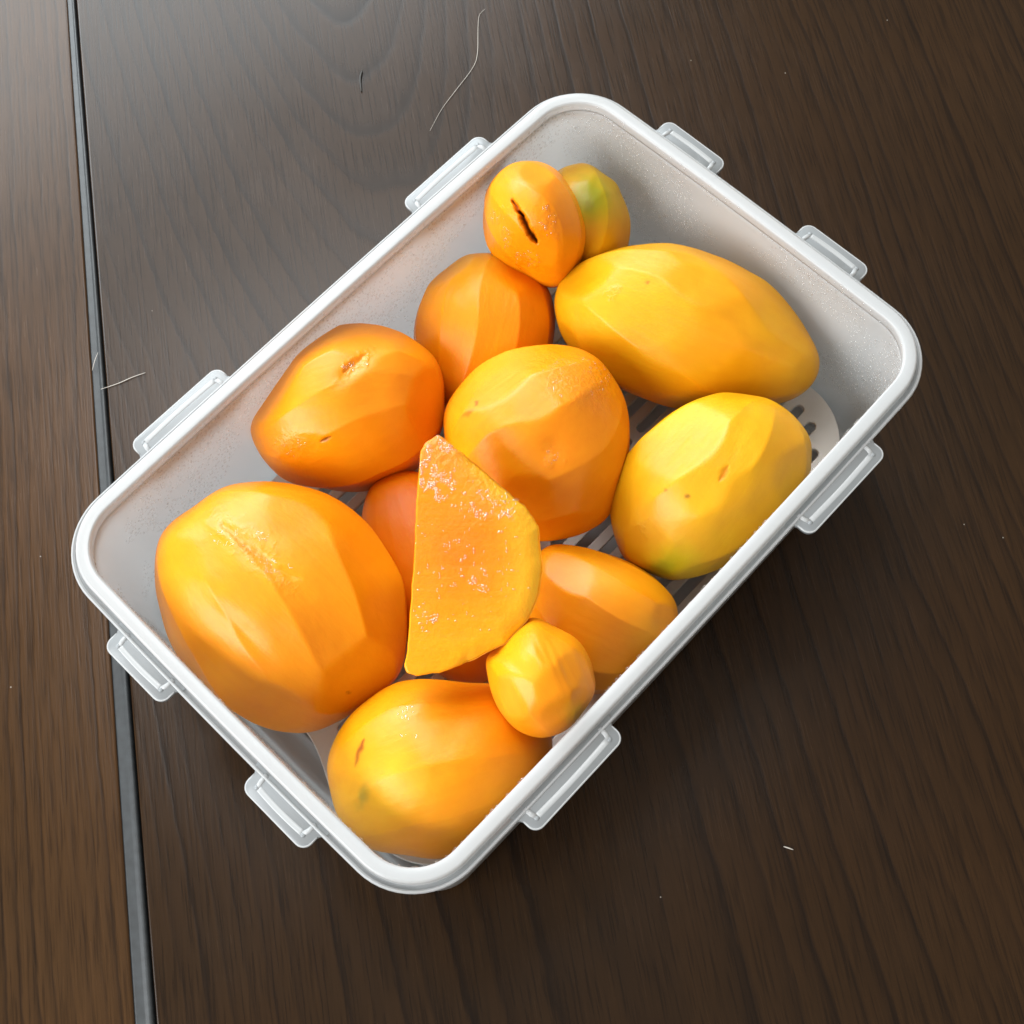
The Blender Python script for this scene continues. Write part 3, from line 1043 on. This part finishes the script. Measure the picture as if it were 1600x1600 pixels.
def juice(parent, spots, n, seed, rmin=0.00018, rmax=0.00042):
    """small flattened beads of juice, added to make glints on the front of a fruit; spots: photo px centre, radii, weight"""
    rnd = random.Random(seed)
    me0 = parent.data
    nv = len(me0.vertices)
    co = np.empty(nv * 3); me0.vertices.foreach_get('co', co); co = co.reshape(-1, 3)
    no = np.empty(nv * 3); me0.vertices.foreach_get('normal', no); no = no.reshape(-1, 3)
    loc = np.array(parent.location)
    W = co + loc - CAM
    cz_ = -(W @ EZ)
    pp = np.c_[800 + FPX * (W @ EX) / cz_, 800 - FPX * (W @ EY) / cz_]
    ok = np.where(no @ EZ > 0.25)[0]
    hv = np.array([(math.cos(a) * math.cos(e), math.sin(a) * math.cos(e), math.sin(e)) for e in (-0.2, 0.45, 0.95) for a in [2 * math.pi * k / 9 for k in range(9)]] + [(0, 0, 1)])
    hf = [(q * 9 + k, q * 9 + (k + 1) % 9, q * 9 + 9 + (k + 1) % 9, q * 9 + 9 + k) for q in (0, 1) for k in range(9)] + [(18 + k, 18 + (k + 1) % 9, 27) for k in range(9)]
    V, F = [], []
    tot = sum(sp[4] for sp in spots)
    for x, y, rx, ry, wt in spots:
        q = pp[ok] - (x, y)
        sel = ok[(q[:, 0] / rx) ** 2 + (q[:, 1] / ry) ** 2 < 1]
        if not len(sel):
            continue
        for _ in range(int(n * wt / tot)):
            i = sel[rnd.randrange(len(sel))]
            if noise.noise(tuple((co[i] + loc) * 260)) < -0.05:
                continue
            nn = no[i]
            t1 = np.cross(nn, EX if rnd.random() < 0.5 else EY); t1 /= np.linalg.norm(t1)
            t2 = np.cross(nn, t1)
            rr_ = rnd.uniform(rmin, rmax) * (1.0 if rnd.random() < 0.8 else 1.5)
            st = rnd.uniform(1.0, 2.6)
            k = len(V) * 28
            V.append(co[i] + hv[:, 0:1] * t1 * rr_ * st + hv[:, 1:2] * t2 * rr_ + hv[:, 2:3] * nn * rr_ * 0.5)
            F.extend(tuple(k + a for a in f) for f in hf)
    me = mesh_from('glint_beads', np.concatenate(V), F)
    me.materials.append(M_JUICE)
    me.polygons.foreach_set('use_smooth', [True] * len(me.polygons))
    o = bpy.data.objects.new('glint_beads', me)
    COL.objects.link(o)
    o.parent = parent
    o['kind'] = 'stuff'


juice(SLICE, [(685, 730, 32, 55, 6), (760, 790, 55, 26, 3), (740, 870, 95, 130, 3), (752, 908, 18, 20, 1.2), (665, 965, 20, 25, 0.6)], 950, 3)
juice(FRUIT[3], [(857, 345, 14, 26, 1), (820, 405, 24, 12, 1.2), (788, 372, 9, 20, 0.8), (775, 338, 20, 6, 0.5)], 150, 4, 0.00015, 0.00034)
juice(FRUIT[0], [(375, 840, 50, 14, 1), (420, 885, 40, 12, 1)], 110, 5, 0.00015, 0.0003)
juice(FRUIT[1], [(552, 572, 26, 7, 1.2), (452, 700, 34, 16, 0.5)], 60, 6)
juice(FRUIT[7], [(900, 590, 55, 32, 1), (862, 715, 12, 12, 0.2)], 170, 7, 0.00015, 0.00032)
juice(FRUIT[10], [(635, 1112, 14, 14, 1), (640, 1150, 16, 5, 0.4)], 26, 8)


# ------------------------------------------------------------------ condensation on the inside of the box
def droplets():
    # low hemisphere
    hv = [(math.cos(a) * math.cos(e), math.sin(a) * math.cos(e), math.sin(e)) for e in (0.0, 0.65) for a in [2 * math.pi * k / 8 for k in range(8)]] + [(0, 0, 1)]
    hf = [(k, (k + 1) % 8, 8 + (k + 1) % 8, 8 + k) for k in range(8)] + [(8 + k, 8 + (k + 1) % 8, 16) for k in range(8)]
    hv = np.array(hv)
    zs = np.linspace(0.022, 0.0862, 40)
    prof_z = [0.020, 0.05, 0.084, 0.0865]
    prof_d = [0.0088, 0.0080, 0.0072, 0.0073]
    base = np.array(ring(0.0, 0))[:, :2]
    n = len(base)
    V, F = [], []
    rnd = random.Random(5)

    def put(p, nrm, r, flat):
        nrm = nrm / np.linalg.norm(nrm)
        t1 = np.cross(nrm, (0, 0, 1)); t1 /= np.linalg.norm(t1)
        t2 = np.cross(nrm, t1)
        k = len(V) * 17
        st = rnd.uniform(0.85, 1.25)
        V.append(p + hv[:, 0:1] * t1 * r + hv[:, 1:2] * t2 * r * st + hv[:, 2:3] * nrm * r * flat)
        F.extend(tuple(k + i for i in f) for f in hf)
    tries = 0
    while len(V) < 14000 and tries < 200000:
        tries += 1
        i = rnd.randrange(n); t = rnd.random()
        z = rnd.uniform(0.024, 0.0866)
        d = float(np.interp(z, prof_z, prof_d))
        R_ = ring(d, z)
        a = np.array(R_[i]); b = np.array(R_[(i + 1) % n])
        if rnd.random() > np.linalg.norm(b - a) / 0.018:
            continue
        p = a + (b - a) * t
        e = b - a
        nrm = np.array([-e[1], e[0], 0.0])
        mask = noise.fractal((p[0] * 26 + 3.0, p[1] * 26, z * 30), 0.8, 2.0, 3)
        high = (z - 0.05) / 0.036
        if mask + 0.25 * high < 0.06 + rnd.uniform(-0.04, 0.04):
            continue
        r = rnd.uniform(0.00026, 0.00055) * (1.3 if mask > 0.5 else 1)
        put(p, nrm, r, 0.6)
    # beads hanging along the inner edge of the rim
    R_ = [np.array(q) for q in ring(0.0079, 0.0905)]
    for i in range(n):
        a, b = R_[i], R_[(i + 1) % n]
        e = b - a
        L = np.linalg.norm(e)
        for _ in range(max(1, int(L / 0.0011))):
            if noise.noise((a[0] * 30, a[1] * 30, 2)) < -0.25 or rnd.random() < 0.3:
                continue
            p = a + e * rnd.random()
            p[2] = rnd.uniform(0.0875, 0.0917)
            put(p, np.array([-e[1], e[0], 0.0]), rnd.uniform(0.00035, 0.0008), 0.7)
    vv = np.concatenate(V)
    me = mesh_from('condensation', vv, F)
    o = link_mesh('condensation', me, M_WATER, box)
    o['kind'] = 'stuff'


droplets()


# ------------------------------------------------------------------ small things on the table
def strand(name, pts, r, label, cat, mat=M_LINT, lift=0.0003):
    P3 = [at(x, y, 0.0) + np.array([0, 0, lift + r]) for x, y in pts]
    # smooth the path
    path = []
    for k in range(len(P3) - 1):
        p0, p1, p2, p3 = P3[max(k - 1, 0)], P3[k], P3[k + 1], P3[min(k + 2, len(P3) - 1)]
        for t in np.linspace(0, 1, 8, endpoint=False):
            path.append(0.5 * ((2 * p1) + (p2 - p0) * t + (2 * p0 - 5 * p1 + 4 * p2 - p3) * t * t + (3 * p1 - p0 - 3 * p2 + p3) * t ** 3))
    path.append(P3[-1])
    o0 = Vector(path[0])
    vs, fs = [], []
    for k, p in enumerate(path):
        t = path[min(k + 1, len(path) - 1)] - path[max(k - 1, 0)]
        t = t / np.linalg.norm(t)
        a = np.cross(t, (0, 0, 1)); a /= np.linalg.norm(a)
        b = np.cross(a, t)
        f = 0.45 + 0.55 * math.sin(math.pi * min(max(k / (len(path) - 1), 0.06), 0.94))
        for j in range(6):
            ang = 2 * math.pi * j / 6
            vs.append(p - np.array(o0) + r * f * (math.cos(ang) * a + math.sin(ang) * b))
    for k in range(len(path) - 1):
        for j in range(6):
            fs.append((k * 6 + j, k * 6 + (j + 1) % 6, (k + 1) * 6 + (j + 1) % 6, (k + 1) * 6 + j))
    fs.append(tuple(range(6))[::-1]); fs.append(tuple(range(len(vs) - 6, len(vs))))
    o = link_mesh(name, mesh_from(name, vs, fs), mat)
    o.location = o0
    o['label'] = label
    o['category'] = cat


strand('hair', [(758, 15), (749, 25), (747, 45), (746, 85), (738, 108), (710, 145), (690, 172), (672, 205)], 0.00015,
       'long pale hair lying on the table above the box', 'hair')
strand('lint_fibre', [(158, 609), (185, 600), (208, 590), (228, 583)], 0.00022, 'short pale fibre on the table just right of the grey strip', 'lint')
strand('lint_fibre', [(145, 580), (149, 565), (154, 552)], 0.00018, 'tiny pale fibre lying on the grey strip', 'lint', lift=0.0006)
strand('lint_fibre', [(1224, 1323), (1231, 1325), (1239, 1328)], 0.00028, 'tiny white speck of lint on the table at the lower right', 'lint')
strand('crumb', [(566, 112), (563, 125), (565, 144)], 0.0006, 'small dark elongated crumb on the table above the box', 'crumb', mat=M_DARKBIT, lift=0.0)
